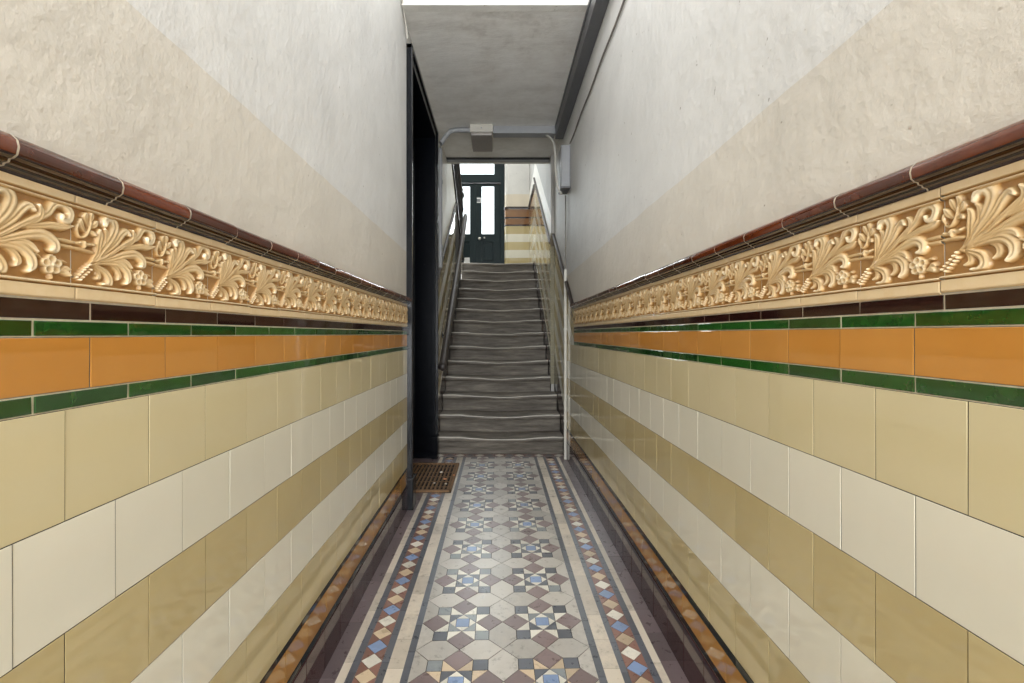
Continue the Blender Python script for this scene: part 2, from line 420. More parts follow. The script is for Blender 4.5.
def relief(n):
    s, t = np.meshgrid((np.arange(n) + 0.0) / (n - 1), np.arange(n) / (n - 1))
    H = np.zeros_like(s)
    for P, w0, w1, w2, h0, h1, vein in LOBES:
        c = catmull(P); L = len(c); q = np.linspace(0, 1, L)
        w0, w1, w2 = w0, w1 * (1.36 if vein else 1.5), w2 * 1.35
        w = np.where(q < .6, w0 + (w1 - w0) * np.sin(np.pi / 2 * q / .6), w2 + (w1 - w2) * np.cos(np.pi / 2 * (q - .6) / .4))
        hh = h0 + (h1 - h0) * q
        for k in range(L):
            d2 = ((s - c[k, 0]) ** 2 + (t - c[k, 1]) ** 2) / w[k] ** 2
            msk = d2 < 1
            if not msk.any(): continue
            prof = np.sqrt(np.clip(1 - d2[msk], 0, 1)) ** .8 * hh[k]
            H[msk] = np.maximum(H[msk], prof)
        if vein:      # cut a groove beside the rib so the lobe reads as a folded leaf
            dm = np.full_like(s, 9.0); wv = np.zeros_like(s)
            for k in range(int(L * .08), int(L * .92)):
                d = np.hypot(s - c[k, 0], t - c[k, 1]); m2 = d < dm; dm[m2] = d[m2]; wv[m2] = w[k]
            H -= np.where(H > .2, vein * .36 * np.exp(-(dm / (wv * .22 + 1e-6)) ** 2), 0)
    for x, y, r in BEADS:
        d2 = ((s - x) ** 2 + (t - y) ** 2) / r ** 2
        H = np.maximum(H, np.where(d2 < 1, .85 * np.sqrt(np.clip(1 - d2, 0, 1)), 0))
    for x, y, r in PETALS:
        d2 = ((s - x) ** 2 + (t - y) ** 2) / r ** 2
        H = np.maximum(H, np.where(d2 < 1, (.45 + .4 * np.sqrt(d2)) * np.clip((1 - d2) * 5, 0, 1), 0))
    d2 = ((s - .775) ** 2 + (t - .295) ** 2) / .028 ** 2
    H = np.maximum(H, np.where(d2 < 1, .95 * np.sqrt(np.clip(1 - d2, 0, 1)), 0))
    H = np.clip(H, 0, 1.05)
    inside = np.clip((t - .155) / .02, 0, 1) * np.clip((.868 - t) / .02, 0, 1)
    H *= inside
    # frame: flat rail, quirk, bead
    top, bot = t, 1 - t
    fr = np.zeros_like(s)
    fr = np.where((t > .902) | (t < .116), .62, fr)
    for c0, r0, a0 in ((.876, .013, .74), (.143, .014, .82)):
        fr = np.maximum(fr, np.where(np.abs(t - c0) < r0, a0 * np.sqrt(np.clip(1 - ((t - c0) / r0) ** 2, 0, 1)), 0))
    fr = np.where(t > .985, fr - .25 * (t - .985) / .015, fr); fr = np.where(t < .015, fr - .25 * (.015 - t) / .015, fr)
    D = np.maximum(H, fr)
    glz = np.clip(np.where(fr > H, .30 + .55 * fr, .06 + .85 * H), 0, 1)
    return s, t, D, glz

def frieze(name, sd, u0, u1, z0, z1, phase, parent):
    V, Fa, G = [], [], []; base = 0
    cache = {n: relief(n) for n in (150, 90, 56)}
    k = math.floor((u0 - phase) / PITCH)
    while True:
        a = phase + k * PITCH; k += 1
        if a >= u1 - .01: break
        n = 150 if a < 1.3 else (90 if a < 2.4 else 56)
        s, t, D, g = cache[n]
        b = a + PITCH
        jt = random.uniform(-.0012, .0012)
        q = s if sd.sgn > 0 else 1 - s                    # reads left to right when one faces the wall
        u = a + .0003 + q * (PITCH - .0006); z = z0 + .0008 + t * (z1 - z0 - .0016) + jt
        d = -.0034 + D * .0108
        edge = (s == 0) | (s == 1)
        d = np.where(edge, d - .0010, d)
        keep = (u <= u1 + 1e-6) & (u >= u0 - 1e-6)
        u = np.clip(u, u0, u1)
        V.append(np.stack([sd.x + sd.sgn * d, u, z], -1).reshape(-1, 3)); G.append(g.reshape(-1))
        idx = np.arange(n * n).reshape(n, n) + base
        f = np.stack([idx[:-1, :-1], idx[:-1, 1:], idx[1:, 1:], idx[1:, :-1]], -1).reshape(-1, 4)
        Fa.append(f); base += n * n
    V = np.concatenate(V); G = np.concatenate(G); Fa = np.concatenate(Fa)
    me = bpy.data.meshes.new(name)
    me.vertices.add(len(V)); me.vertices.foreach_set('co', V.astype(np.float32).ravel())
    me.loops.add(len(Fa) * 4); me.loops.foreach_set('vertex_index', Fa.astype(np.int32).ravel())
    me.polygons.add(len(Fa)); me.polygons.foreach_set('loop_start', np.arange(0, len(Fa) * 4, 4, dtype=np.int32))
    me.polygons.foreach_set('loop_total', np.full(len(Fa), 4, dtype=np.int32))
    me.update(calc_edges=True); me.validate()
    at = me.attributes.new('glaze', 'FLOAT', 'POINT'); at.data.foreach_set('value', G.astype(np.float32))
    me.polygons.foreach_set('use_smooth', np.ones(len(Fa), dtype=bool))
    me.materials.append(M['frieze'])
    o = bpy.data.objects.new(name, me); C.objects.link(o); o.parent = parent
    return o

def dado(sd, u0, u1, L, parent, u2):
    """L: dict of level heights relative to the eye"""
    ph = L['ph']
    z = lambda k: E + L[k]
    mb = MB(); cap(mb, sd, u0, u1, L['cap'] - .258, ph['cap']); mb.build('cap_moulding', [M['roll'], M['rolldark'], M['groutlight']], parent, smooth=True, recalc=False, angle=50)
    frieze('relief_frieze', sd, u0, u1, z('fb'), z('ft'), ph['frieze'], parent)
    mb = MB(); tile_row(mb, sd, u0, u1, z('mb'), z('fb'), ph['dark'], gap=.0013)
    backing(mb, sd, u0, u1, z('mb'), z('fb') + .002, 1); mb.build('maroon_border', [M['maroon'], M['groutlight']], parent, recalc=False)
    for a, b in (('g1', 'mb'), ('g2', 'ob')):
        mb = MB(); tile_row(mb, sd, u0, u1, z(a), z(b), ph['green'], jit=.001, gap=.0019); backing(mb, sd, u0, u1, z(a), z(b), 1)
        mb.build('green_border', [M['green'], M['groutlight']], parent, recalc=False)
    mb = MB(); tile_row(mb, sd, u0, u1, z('ob'), z('g1'), ph['orange']); backing(mb, sd, u0, u1, z('ob'), z('g1'), 1)
    mb.build('orange_band', [M['orange'], M['grout']], parent, recalc=False)
    rows = np.linspace(L['g2'], L['rb'], 6)
    mb = MB()
    for i in range(5):
        tile_row(mb, sd, u0, u2, E + rows[i + 1], E + rows[i], ph['row'] + (PITCH / 2 + L['sh'] if i % 2 else 0), m=(0, 1, 2, 1, 2)[i], gap=.0009)
    backing(mb, sd, u0, u2, z('rb'), z('g2'), 3)
    mb.build('striped_tiling', [M['tan'], M['ivory'], M['ochre'], M['groutdark']], parent, recalc=False)
    for a, b in (('b1', 'rb'), ('b2', 'am')):
        mb = MB(); tile_row(mb, sd, u0, u2, z(a), z(b), ph['row']); backing(mb, sd, u0, u2, z(a), z(b), 1)
        mb.build('black_border', [M['black'], M['groutdark']], parent, recalc=False)
    mb = MB(); tile_row(mb, sd, u0, u2, z('am'), z('b1'), ph['row'] + .05); backing(mb, sd, u0, u2, z('am'), z('b1'), 1)
    mb.build('amber_band', [M['amber'], M['groutdark']], parent, recalc=False)
    mb = MB(); tile_row(mb, sd, u0, u2, 0.0, z('b2'), ph['row'] + .03, d1=.003, gap=.0017); backing(mb, sd, u0, u2, 0, z('b2'), 1)
    mb.build('skirting_tiles', [M['skirt'], M['grout']], parent, recalc=False)

LV_R = dict(sh=.002, cap=.258, ft=.215, fb=.0575, mb=.034, g1=.010, ob=-.065, g2=-.0917, rb=-.8766, b1=-.901, am=-.984, b2=-1.006,
            ph=dict(cap=.690, frieze=.672, dark=.669, green=.715, orange=.717, row=.635))
LV_L = dict(sh=.008, cap=.2426, ft=.201, fb=.0466, mb=.0193, g1=-.0042, ob=-.080, g2=-.1055, rb=-.885, b1=-.904, am=-.998, b2=-1.022,
            ph=dict(cap=.711, frieze=.660, dark=.688, green=.6025, orange=.687, row=.647))

# ------------------------------------------------------------------ hall shell
Y_RD = 3.93                    # right dado stops being level here and climbs with the stair
U0 = Y_REAR
wl = MB()
wl.box(XL - .3, XL - .004, Y_REAR, Y_DOOR0 + .02, 0, HALL_TOP)
wl.box(XL - .3, XL - .004, Y_DOOR0 + .02, Y_DOOR1 - .02, E + 1.885, HALL_TOP)
WLo = struct(wl.build('wall_left', M['plaster'])); 
dado(left, U0, Y_DOOR0, LV_L, WLo, Y_DOOR0)
wr = MB(); wr.box(XR + .004, XR + .3, Y_REAR, 5.321, 0, HALL_TOP)
WRo = struct(wr.build('wall_right', M['plaster']))
dado(right, U0, Y_RD, LV_R, WRo, 4.50)

# ceilings
cb = MB(); cb.box(XL - .3, XR + .3, Y_BEAM + .06, Y_HEAD, CEIL, CEIL + .25); struct(cb.build('ceiling', M['ceiling']))
cb = MB(); cb.box(XL - .3, XR + .3, Y_REAR, Y_BEAM + .06, HALL_TOP, HALL_TOP + .2); struct(cb.build('ceiling_front', M['plaster_flat']))
cb = MB(); cb.box(XL, XR, Y_BEAM, Y_BEAM + .06, CEIL - .004, HALL_TOP); struct(cb.build('ceiling_beam', M['plaster_flat']))
hb = MB(); hb.box(XL, XS, Y_HEAD - .02, Y_HEAD + .02, CEIL - .014, CEIL, 0, .003); hb.box(XL, XS, Y_HEAD + .02, Y_HEAD + .09, CEIL - .018, CEIL + .25, 1)
struct(hb.build('trim_1', [M['iron'], M['conduit']]))

# ------------------------------------------------------------------ floor of encaustic tiles
PXL, PXR = -.304, .341
P = (PXR - PXL) / 2; u = P / 6
fm_keys = list(FM); FMI = {k: i for i, k in enumerate(fm_keys)}
fl = MB()
Y_FEND = 4.40
SH = .03
def ftile(poly, key, shr=True, g=.0014):
    """one floor tile: polygon shrunk by the joint, thin lifted edge"""
    # clip to the star field if asked
    if shr:
        poly = clip(poly)
        if len(poly) < 3: return
    n = len(poly); cx = sum(p[0] for p in poly) / n; cy = sum(p[1] for p in poly) / n
    area = abs(sum(poly[i][0] * poly[(i + 1) % n][1] - poly[(i + 1) % n][0] * poly[i][1] for i in range(n))) / 2
    if area < 2e-5: return
    ins = []
    for (x, y) in poly:
        L = math.hypot(x - cx, y - cy) or 1; f = max(0, 1 - g * 1.3 / L); ins.append((cx + (x - cx) * f, cy + (y - cy) * f))
    if sum(ins[i][0] * ins[(i + 1) % n][1] - ins[(i + 1) % n][0] * ins[i][1] for i in range(n)) < 0: ins.reverse()
    dz = random.uniform(-.0003, .0003)
    i = len(fl.v); fl.v += [(x, y, 0.0 + dz) for x, y in ins] + [(x, y, -.004) for x, y in ins]
    fl.f.append(tuple(i + k for k in range(n))); fl.m.append(FMI[key])
    for k in range(n):
        k2 = (k + 1) % n; fl.f.append((i + k, i + n + k, i + n + k2, i + k2)); fl.m.append(FMI[key])
def clip(poly):
    for (ax, s, lim) in ((0, 1, PXL), (0, -1, PXR), (1, 1, Y_REAR), (1, -1, Y_FEND)):
        out = []
        for i in range(len(poly)):
            a, b = poly[i], poly[(i + 1) % len(poly)]
            da, db = s * (a[ax] - s * s * lim), s * (b[ax] - lim)
            if da >= 0: out.append(a)
            if (da >= 0) != (db >= 0):
                t = da / (da - db); out.append((a[0] + (b[0] - a[0]) * t, a[1] + (b[1] - a[1]) * t))
        poly = out
        if not poly: return []
    return poly
def star(cx, cy, tri, rowdull):
    T = lambda pts: [(cx + x * u, cy + y * u + SH * (cx + x * u)) for x, y in pts]
    rot = lambda pts, q: [((x, y), (-y, x), (-x, -y), (y, -x))[q] for x, y in pts]
    ftile(T([(-.5, -.5), (.5, -.5), (.5, .5), (-.5, .5)]), 'blue')
    for q in range(4):
        ftile(T(rot([(-.5, .5), (.5, .5), (0, 1)], q)), 'white')
        ftile(T(rot([(0, 1), (1, 0), (1, 1)], q)), random.choice(['slate', 'greyblue', 'slate']))
        ftile(T(rot([(1, 1), (2, 1), (2, 2), (1, 2)], q)), random.choice(['slate', 'slate', 'greyblue']))
        ftile(T(rot([(0, 1), (1, 2), (0, 3), (-1, 2)], q)), 'purple')
        ftile(T(rot([(0, 1), (1, 1), (1, 2)], q)), tri); ftile(T(rot([(-1, 1), (0, 1), (-1, 2)], q)), tri)
    ftile(T([(3, 0), (4, 1), (4, 2), (3, 3), (2, 2), (2, 1)]), 'grey'); ftile(T([(3, 0), (4, -1), (4, -2), (3, -3), (2, -2), (2, -1)]), 'grey')
    ftile(T([(0, 3), (1, 2), (2, 2), (3, 3), (2, 4), (1, 4)]), 'grey'); ftile(T([(0, 3), (-1, 2), (-2, 2), (-3, 3), (-2, 4), (-1, 4)]), 'grey')
for j in range(-16, 11):
    cy = 1.882 + j * P
    for i in range(-1, 3):
        cx = PXL + P / 2 + i * P
        tri = 'buff' if j <= -1 else 'white'
        if Y_REAR - P < cy < Y_FEND + P: star(cx, cy, tri, 0)
def strip(x0, x1, key, pitch, ph, y0=Y_REAR, y1=Y_FEND):
    y = y0 - ((y0 - ph) % pitch)
    while y < y1:
        a, b = max(y, y0), min(y + pitch, y1); y += pitch
        if b - a > .004: ftile([(x0, a), (x1, a), (x1, b), (x0, b)], key, False, .0006)
def lozenges(x0, x1, phase, seq, y0=Y_REAR, y1=Y_FEND):
    w = x1 - x0; xm = (x0 + x1) / 2; k = math.floor((y0 - phase) / w)
    while phase + k * w < y1 + w / 2:
        c = phase + k * w
        if c - w / 2 >= y0 and c + w / 2 <= y1:
            ftile([(xm, c - w / 2), (x1, c), (xm, c + w / 2), (x0, c)], seq[k % 3], False)
        if c >= y0 and c + w <= y1:
            ftile([(x1, c), (xm, c + w / 2), (x1, c + w)], 'red', False); ftile([(x0, c), (xm, c + w / 2), (x0, c + w)], 'red', False)
        k += 1
Lx = [XL, -.547, -.516, -.490, -.413, -.387, -.330, PXL]
for a, b, k, pt, ph in ((0, 1, 'edge', .155, .02), (1, 2, 'cream', .31, .1), (2, 3, 'slate', .155, .05), (4, 5, 'slate', .155, .1), (5, 6, 'cream', .155, .07), (6, 7, 'slate', .155, .0)):
    strip(Lx[a], Lx[b], k, pt, ph)
lozenges(Lx[3], Lx[4], 1.6585, ['white', 'blue', 'buff'])
Rx = [PXR, .368, .425, .4485, .5255, .552, .579, XR]
for a, b, k, pt, ph in ((0, 1, 'slate', .155, .03), (1, 2, 'cream', .155, .07), (2, 3, 'slate', .155, .05), (4, 5, 'slate', .155, .1), (5, 6, 'cream', .31, .1), (6, 7, 'edge', .155, .11)):
    strip(Rx[a], Rx[b], k, pt, ph)
lozenges(Rx[3], Rx[4], 1.70, ['white', 'buff', 'blue'])
# cross border at the foot of the stair
x = XL; k = 0
w = .095
ftile([(XL, Y_FEND), (XR, Y_FEND), (XR, Y_FEND + .02), (XL, Y_FEND + .02)], 'slate', False)
while x < XR - w:
    c = (x + w / 2, Y_FEND + .02 + w / 2)
    if k % 2 == 0: ftile([(c[0] - w / 2, c[1]), (c[0], c[1] - w / 2), (c[0] + w / 2, c[1]), (c[0], c[1] + w / 2)], 'white', False)
    for sx in (-1, 1):
        for sy in (-1, 1): ftile([(c[0] + sx * w / 2, c[1]), (c[0] + sx * w / 2, c[1] + sy * w / 2), (c[0], c[1] + sy * w / 2)], 'red', False)
    if k % 2: ftile([(c[0] - w / 2, c[1]), (c[0], c[1] - w / 2), (c[0] + w / 2, c[1]), (c[0], c[1] + w / 2)], 'slate', False)
    x += w; k += 1
# bed and recess floor
g_i = len(fm_keys)
fl.box(XL - .02, XR + .02, Y_REAR, 4.60, -.12, -.0016, g_i)
for a in np.arange(Y_DOOR0 + .06, Y_DOOR1 - .1, .155):
    b = min(a + .155, Y_DOOR1 - .06)
    for k in range(2):
        ftile([(XL - .002 - .15 * (k + 1), a), (XL - .002 - .15 * k, a), (XL - .002 - .15 * k, b), (XL - .002 - .15 * (k + 1), b)], 'edge', False)
fl.box(XL - .5, XL - .02, Y_DOOR0, Y_DOOR1, -.12, -.0016, g_i)
struct(fl.build('floor', [M['f_' + k] for k in fm_keys] + [M['groutdark']], recalc=False))

# ------------------------------------------------------------------ side doorway on the left
dr = struct(MB_ := None) if False else None
df = MB()
AT = E + 1.93
df.box(XL - .02, XL + .034, Y_DOOR0, Y_DOOR0 + .035, .21, AT, 0, .004)       # outer bead, near
df.box(XL - .02, XL + .022, Y_DOOR0 + .035, Y_DOOR0 + .10, .21, AT - .03, 0, .004)
df.box(XL - .02, XL + .042, Y_DOOR0 - .008, Y_DOOR0 + .112, 0, .21, 0, .005)  # plinth block
df.box(XL - .02, XL + .034, Y_DOOR1 - .035, Y_DOOR1, .21, AT, 0, .004)
df.box(XL - .02, XL + .022, Y_DOOR1 - .10, Y_DOOR1 - .035, .21, AT - .03, 0, .004)
df.box(XL - .02, XL + .042, Y_DOOR1 - .112, Y_DOOR1 + .008, 0, .21, 0, .005)
df.box(XL - .02, XL + .034, Y_DOOR0, Y_DOOR1, AT - .03, AT, 0, .004)
df.box(XL - .02, XL + .022, Y_DOOR0 + .03, Y_DOOR1 - .03, AT - .095, AT - .03, 0, .004)
# linings
df.box(XL - .36, XL - .01, Y_DOOR0 + .04, Y_DOOR0 + .085, 0, AT - .06, 0)
df.box(XL - .36, XL - .01, Y_DOOR1 - .085, Y_DOOR1 - .04, 0, AT - .06, 0)
df.box(XL - .24, XL - .18, Y_DOOR1 - .10, Y_DOOR1 - .08, 0, AT - .08, 0, .004)
df.box(XL - .36, XL - .01, Y_DOOR0 + .04, Y_DOOR1 - .04, AT - .09, AT - .05, 0)
D1 = struct(df.build('door_1', M['frame']))
lf = MB()
y0, y1, xd = Y_DOOR0 + .085, Y_DOOR1 - .085, XL - .30
lf.box(xd - .045, xd, y0, y1, .01, AT - .09, 0, .003)
for (za, zb) in ((.18, .85), (1.05, 2.05), (2.25, AT - .25)):
    for (ya, yb) in ((y0 + .12, (y0 + y1) / 2 - .05), ((y0 + y1) / 2 + .05, y1 - .12)):
        for t, d in ((0, .014), (.03, .006)):
            for bx in ((ya + t, yb - t, za + t, za + t + .025), (ya + t, yb - t, zb - t - .025, zb - t), (ya + t, ya + t + .025, za + t, zb - t), (yb - t - .025, yb - t, za + t, zb - t)):
                lf.box(xd - .002, xd + d, bx[0], bx[1], bx[2], bx[3], 0, .002)
lfo = lf.build('door_leaf', M['darkdoor'], D1)
kn = MB()
kn.tube([(xd, y0 + .07, 1.02), (xd + .05, y0 + .07, 1.02)], .012, 0, 10)
bm = bmesh.new(); bmesh.ops.create_uvsphere(bm, u_segments=14, v_segments=10, radius=.028)
for v in bm.verts: v.co = Vector((v.co.x * .7 + xd + .06, v.co.y + y0 + .07, v.co.z + 1.02))
kn.addbm(bm); kn.build('door_knob', M['brass'], D1, smooth=True)
# walls of the recess behind the door
rw = MB()
rw.box(XL - .40, XL - .345, Y_DOOR0 - .02, Y_DOOR1 + .02, 0, HALL_TOP)
struct(rw.build('wall_recess', M['darkdoor']))

# ------------------------------------------------------------------ stair
ST = thing('staircase', (0, Y_ST, 0), 'straight flight of worn grey stone steps rising from the tiled hall floor to the landing', 'stairs')
def step(k):
    """k = 1..14: worn stone step with a rounded nosing, hollowed along the middle"""
    yn, zt = Y_ST + (k - 1) * G_, k * R_
    x1 = XR - .004 if k <= 3 else XS - .006
    x0 = XL + .004
    depth = G_ + (.05 if k != 3 else .028)
    prof = [(depth, 0), (.014, 0), (.004, -.004), (0, -.012), (0, -.030), (.004, -.040), (.012, -.046), (.022, -.050), (.026, -.060), (.026, -R_ - .03), (depth, -R_ - .03)]
    mb = MB(); rows = []
    n = 36; ph = random.uniform(0, 6)
    for i in range(n + 1):
        q = i / n; x = x0 + (x1 - x0) * q
        sag = .027 * math.exp(-((q - .52) / .26) ** 2) + .0016 * math.sin(q * 19 + ph) + .001 * math.sin(q * 43 + ph * 2)
        if k == NST: sag *= .5
        row = []
        for (a, b) in prof:
            w = max(0, 1 + b / R_ * 1.1) if a < .2 else .35
            row.append((x, yn + a + sag * .5 * (1 if b > -.05 and a < .05 else 0), zt + b - sag * w - (sag * .5 if b == 0 and .01 < a < .05 else 0)))
        rows.append(row)
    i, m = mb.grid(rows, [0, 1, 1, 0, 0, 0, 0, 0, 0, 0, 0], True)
    mb.f.append(tuple(i + j for j in range(m))); mb.m.append(0)
    mb.f.append(tuple(i + n * m + j for j in range(m))); mb.m.append(0)
    return mb.build('step', [M['stone'], M['worn_lit_edge']], ST, smooth=True, angle=50)
for k in range(1, NST + 1): step(k)
ld = MB(); ld.box(-2.2, XS + .3, Y_LAND + .28, 9.6, HL - .2, HL); ld.box(-2.2, XL, Y_LAND - .02, Y_LAND + .28, HL - .2, HL)
struct(ld.build('floor_landing', M['stone']))

# stair walls -------------------------------------------------------------
def sloped_wall(name, x, sgn, y0, y1, base, thick, top, ext=0):
    """wall beside the stair in three painted zones that climb with it: tiled dado, pale band, plaster above. base(y): cap height"""
    mb = MB()
    o = x - sgn * thick
    xs = x - sgn * .004
    ys = np.linspace(y0, y1, 24)
    rows = [[(xs, y, -.1), (xs, y, base(y)), (xs, y, min(base(y) + .29, top(y))), (xs, y, top(y)), (o, y, top(y)), (o, y, -.1)] for y in ys]
    i, n = mb.grid(rows, [0, 1, 2, 2, 2, 2], True)
    mb.f.append(tuple(i + j for j in range(n))); mb.m.append(2)
    mb.f.append(tuple(i + 23 * n + j for j in range(n))); mb.m.append(2)
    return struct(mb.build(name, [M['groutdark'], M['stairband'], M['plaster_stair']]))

def sloped_dado(sd_x, sgn, y0, y1, capz, parent, y_level=None):
    """cap, tiles and dark skirting sheared to the stair's pitch; capz(y0) at the start"""
    z0 = capz(y0)
    sd = Side(sd_x, sgn, SL, y0, 0)
    mb = MB(); cap(mb, Side(sd_x, sgn, SL, y0, z0 - (E + .258)), y0, y1, 0, y0 + .03, sc=.8)
    mb.build('cap_moulding', [M['stepcap'], M['stepcap'], M['groutdark']], parent, smooth=True, recalc=False, angle=50)
    mb = MB(); zt = z0 - .036
    h = [(.024, 3), (.072, 2), (.024, 3)] + [(.155, 2), (.155, 1)] * 3 + [(.155, 2), (.08, 1), (.16, 5), (.16, 5)]
    for hh, m in h:
        lo = zt - hh
        tile_row(mb, sd, y0, y1, max(lo, -5), zt, y0 + .04 + (.07 if m == 1 else 0), m=m, gap=.0008); zt = lo
    backing(mb, sd, y0, y1, z0 - 1.6, z0 - .03, 4)
    mb.build('sloped_tiling', [M['tan'], M['ivory'], M['ochre'], M['brown_band'], M['groutdark'], M['maroon']], parent, recalc=False)

# right: near part in line with the hall wall, far part stepped in
capRn = lambda y: E + .250 + SL * (y - Y_RD)
capRf = lambda y: E + 1.025 + .010 + SL * (y - 5.285)
z0, z1 = capRn(Y_RD), capRn(5.325)
nr2 = MB()
nr2.prism([(Y_RD, 0), (5.325, 0), (5.325, z1), (Y_RD, z0)], 'x', XR + .0018, XR + .02, 0)
NR = nr2.build('dado_bed', [M['groutdark']], WRo)
# tiled triangle and slope above the hall's level bands
sd = Side(XR, -1)
def sloped_tiles_near(parent):
    sdn = Side(XR, -1, SL, Y_RD, 0)
    mb = MB(); cap(mb, Side(XR, -1, SL, Y_RD, z0 - (E + .258)), Y_RD, 5.325, 0, Y_RD + .03, sc=.85)
    mb.build('cap_moulding', [M['stepcap'], M['stepcap'], M['groutdark']], parent, smooth=True, recalc=False, angle=50)
    mb = MB(); zt = z0 - .037
    for hh, m in [(.024, 3), (.072, 2), (.024, 3)] + [(.155, 2), (.155, 1)] * 3 + [(.155, 2), (.12, 1), (.16, 4), (.16, 4)]:
        tile_row(mb, sdn, Y_RD + .002, 5.325, zt - hh, zt, Y_RD + .04, m=m, gap=.0008, d1=-.0010, bev=.0005); zt -= hh
    mb.build('sloped_tiling', [M['tan'], M['ivory'], M['ochre'], M['brown_band'], M['maroon']], parent, recalc=False)
sloped_tiles_near(WRo)

Y_AP = 7.69
topR = lambda y: WELL_TOP if y > Y_HEAD + .05 else CEIL + .2
capR = lambda y: capRf(y) if y < Y_AP else HL + 1.26
ws = MB(); xs = XS + .004; o = XS + .4
ysl = list(np.linspace(5.325, Y_AP, 12)) + [Y_AP + .12] + list(np.linspace(Y_AP + .3, 9.6, 5))
capv = lambda y: capRf(y) if y <= Y_AP else max(E + 2.48, capRf(Y_AP) - (y - Y_AP) * .6)
rows = [[(xs, y, -.1), (xs, y, capv(y)), (xs, y, capv(y) + .29), (xs, y, WELL_TOP), (o, y, WELL_TOP), (o, y, -.1)] for y in ysl]
i, n = ws.grid(rows, [0, 1, 2, 2, 2, 2], True)
ws.f.append(tuple(i + j for j in range(n))); ws.m.append(2); ws.f.append(tuple(i + (len(ysl) - 1) * n + j for j in range(n))); ws.m.append(2)
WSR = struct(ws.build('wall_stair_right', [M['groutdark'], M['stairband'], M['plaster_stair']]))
sloped_dado(XS, -1, 5.325, Y_AP, capRf, WSR)
# the narrow return where the wall steps in, tiled like the rest
mb = MB(); zt = capRn(5.325)
for hh, m in [(.03, 5), (.12, 3)] + [(.155, 5)] * 8 + [(.14, 5), (.20, 5)]:
    mb.box(XS - .003, XR + .003, 5.3195, 5.3245, zt - hh + .0008, zt - .0008, m, .001); zt -= hh
mb.build('return_tiling', [M['tan'], M['ivory'], M['ochre'], M['grout'], M['groutdark'], M['cement']], WSR)
# level dado of the landing, right side
def level_dado(sd, y0, y1, zc, parent, zbot):
    mb = MB(); cap(mb, Side(sd.x, sd.sgn, 0, 0, zc - (E + .258)), y0, y1, 0, y0 + .05, sc=.8)
    mb.build('cap_moulding', [M['stepcap'], M['stepcap'], M['groutdark']], parent, smooth=True, recalc=False, angle=50)
    mb = MB(); zt = zc - .035
    for hh, m in LEVEL: 
        if zt <= zbot + .01: break
        tile_row(mb, sd, y0, y1, max(zt - hh, zbot), zt, y0 + .04 + (.07 if m == 1 else 0), m=m, gap=.0008); zt -= hh
    mb.build('striped_tiling', [M['tan'], M['ivory'], M['ochre'], M['brown_band'], M['maroon']], parent, recalc=False)
LEVEL = [(.15, 3), (.03, 4), (.12, 3), (.03, 4), (.155, 2), (.155, 1), (.155, 2), (.155, 1), (.155, 2), (.155, 1), (.155, 2)]
level_dado(Side(XS, -1), Y_AP, 9.03, E + 2.48, WSR, HL)

# left stair wall: rises to the underside of the upper flight's string
capL = lambda y: E + 1.025 + SL * (y - 5.285)
strz = lambda y: E + 1.52 + .50 * (7.60 - y)
topL = lambda y: CEIL + .2 if y < Y_HEAD + .02 else strz(y)
wsl = MB(); xs = XL - .004; o = XL - .14
ysl = [Y_DOOR1 - .02, 4.8, 5.1, Y_HEAD, Y_HEAD + .03] + list(np.linspace(5.6, 7.62, 10))
rows = []
for y in ysl:
    t = topL(y); c = min(capL(y), t - .02); b = min(c + .29, t - .01)
    rows.append([(xs, y, -.1), (xs, y, c), (xs, y, b), (xs, y, t), (o, y, t), (o, y, -.1)])
i, n = wsl.grid(rows, [0, 1, 2, 2, 2, 2], True)
wsl.f.append(tuple(i + j for j in range(n))); wsl.m.append(2); wsl.f.append(tuple(i + (len(ysl) - 1) * n + j for j in range(n))); wsl.m.append(2)
WSL = struct(wsl.build('wall_stair_left', [M['groutdark'], M['stairband'], M['stairband']]))
sloped_dado(XL, 1, Y_DOOR1 + .01, 6.55, capL, WSL)

# upper flight (turns back over the hall), its string and balustrade
us = MB()
us.prism([(7.75, HL - .02), (7.75, HL + .25), (5.45, strz(5.45)), (5.45, strz(5.45) - .30)], 'x', -1.80, XL - .15, 0)
struct(us.build('trim_2', M['stone']))
sg = MB(); sg.prism([(7.66, strz(7.66) - .10), (7.66, strz(7.66) + .05), (5.46, strz(5.46) + .05), (5.46, strz(5.46) - .03)], 'x', XL - .03, XL + .012, 0)
struct(sg.build('trim_3', M['iron']))
BA = thing('stair_balustrade', (XL + .0, 7.70, HL), 'dark iron balustrade of the upper flight, seen end on left of the green doors', 'railing')
mb = MB(); zz = HL
mb.lathe(XL, 7.72, [(.0, zz), (.045, zz), (.045, zz + .06), (.03, zz + .09), (.024, zz + .2), (.034, zz + .26), (.024, zz + .32), (.022, zz + .8), (.036, zz + .86), (.024, zz + .92), (.024, zz + .99), (.0, zz + .99)])
nw = mb.build('newel_post', M['iron'], BA, smooth=True)
mb = MB(); mb.lathe(XL, 7.72, [(.0, zz + .985), (.026, zz + .99), (.018, zz + 1.02), (.04, zz + 1.06), (.046, zz + 1.09), (.034, zz + 1.13), (.016, zz + 1.15), (.026, zz + 1.18), (.012, zz + 1.22), (.0, zz + 1.24)])
fo = mb.build('finial', M['iron'], BA, smooth=True)
mb = MB(); mb.tube([(XL, 7.70, strz(7.7) + .70), (XL, 7.5, strz(7.5) + .74), (XL, 6.5, strz(6.5) + .78), (XL, 5.5, strz(5.5) + .78)], .026, 0, 12, True, .8)
mb.build('handrail', M['railwood'], BA, smooth=True)
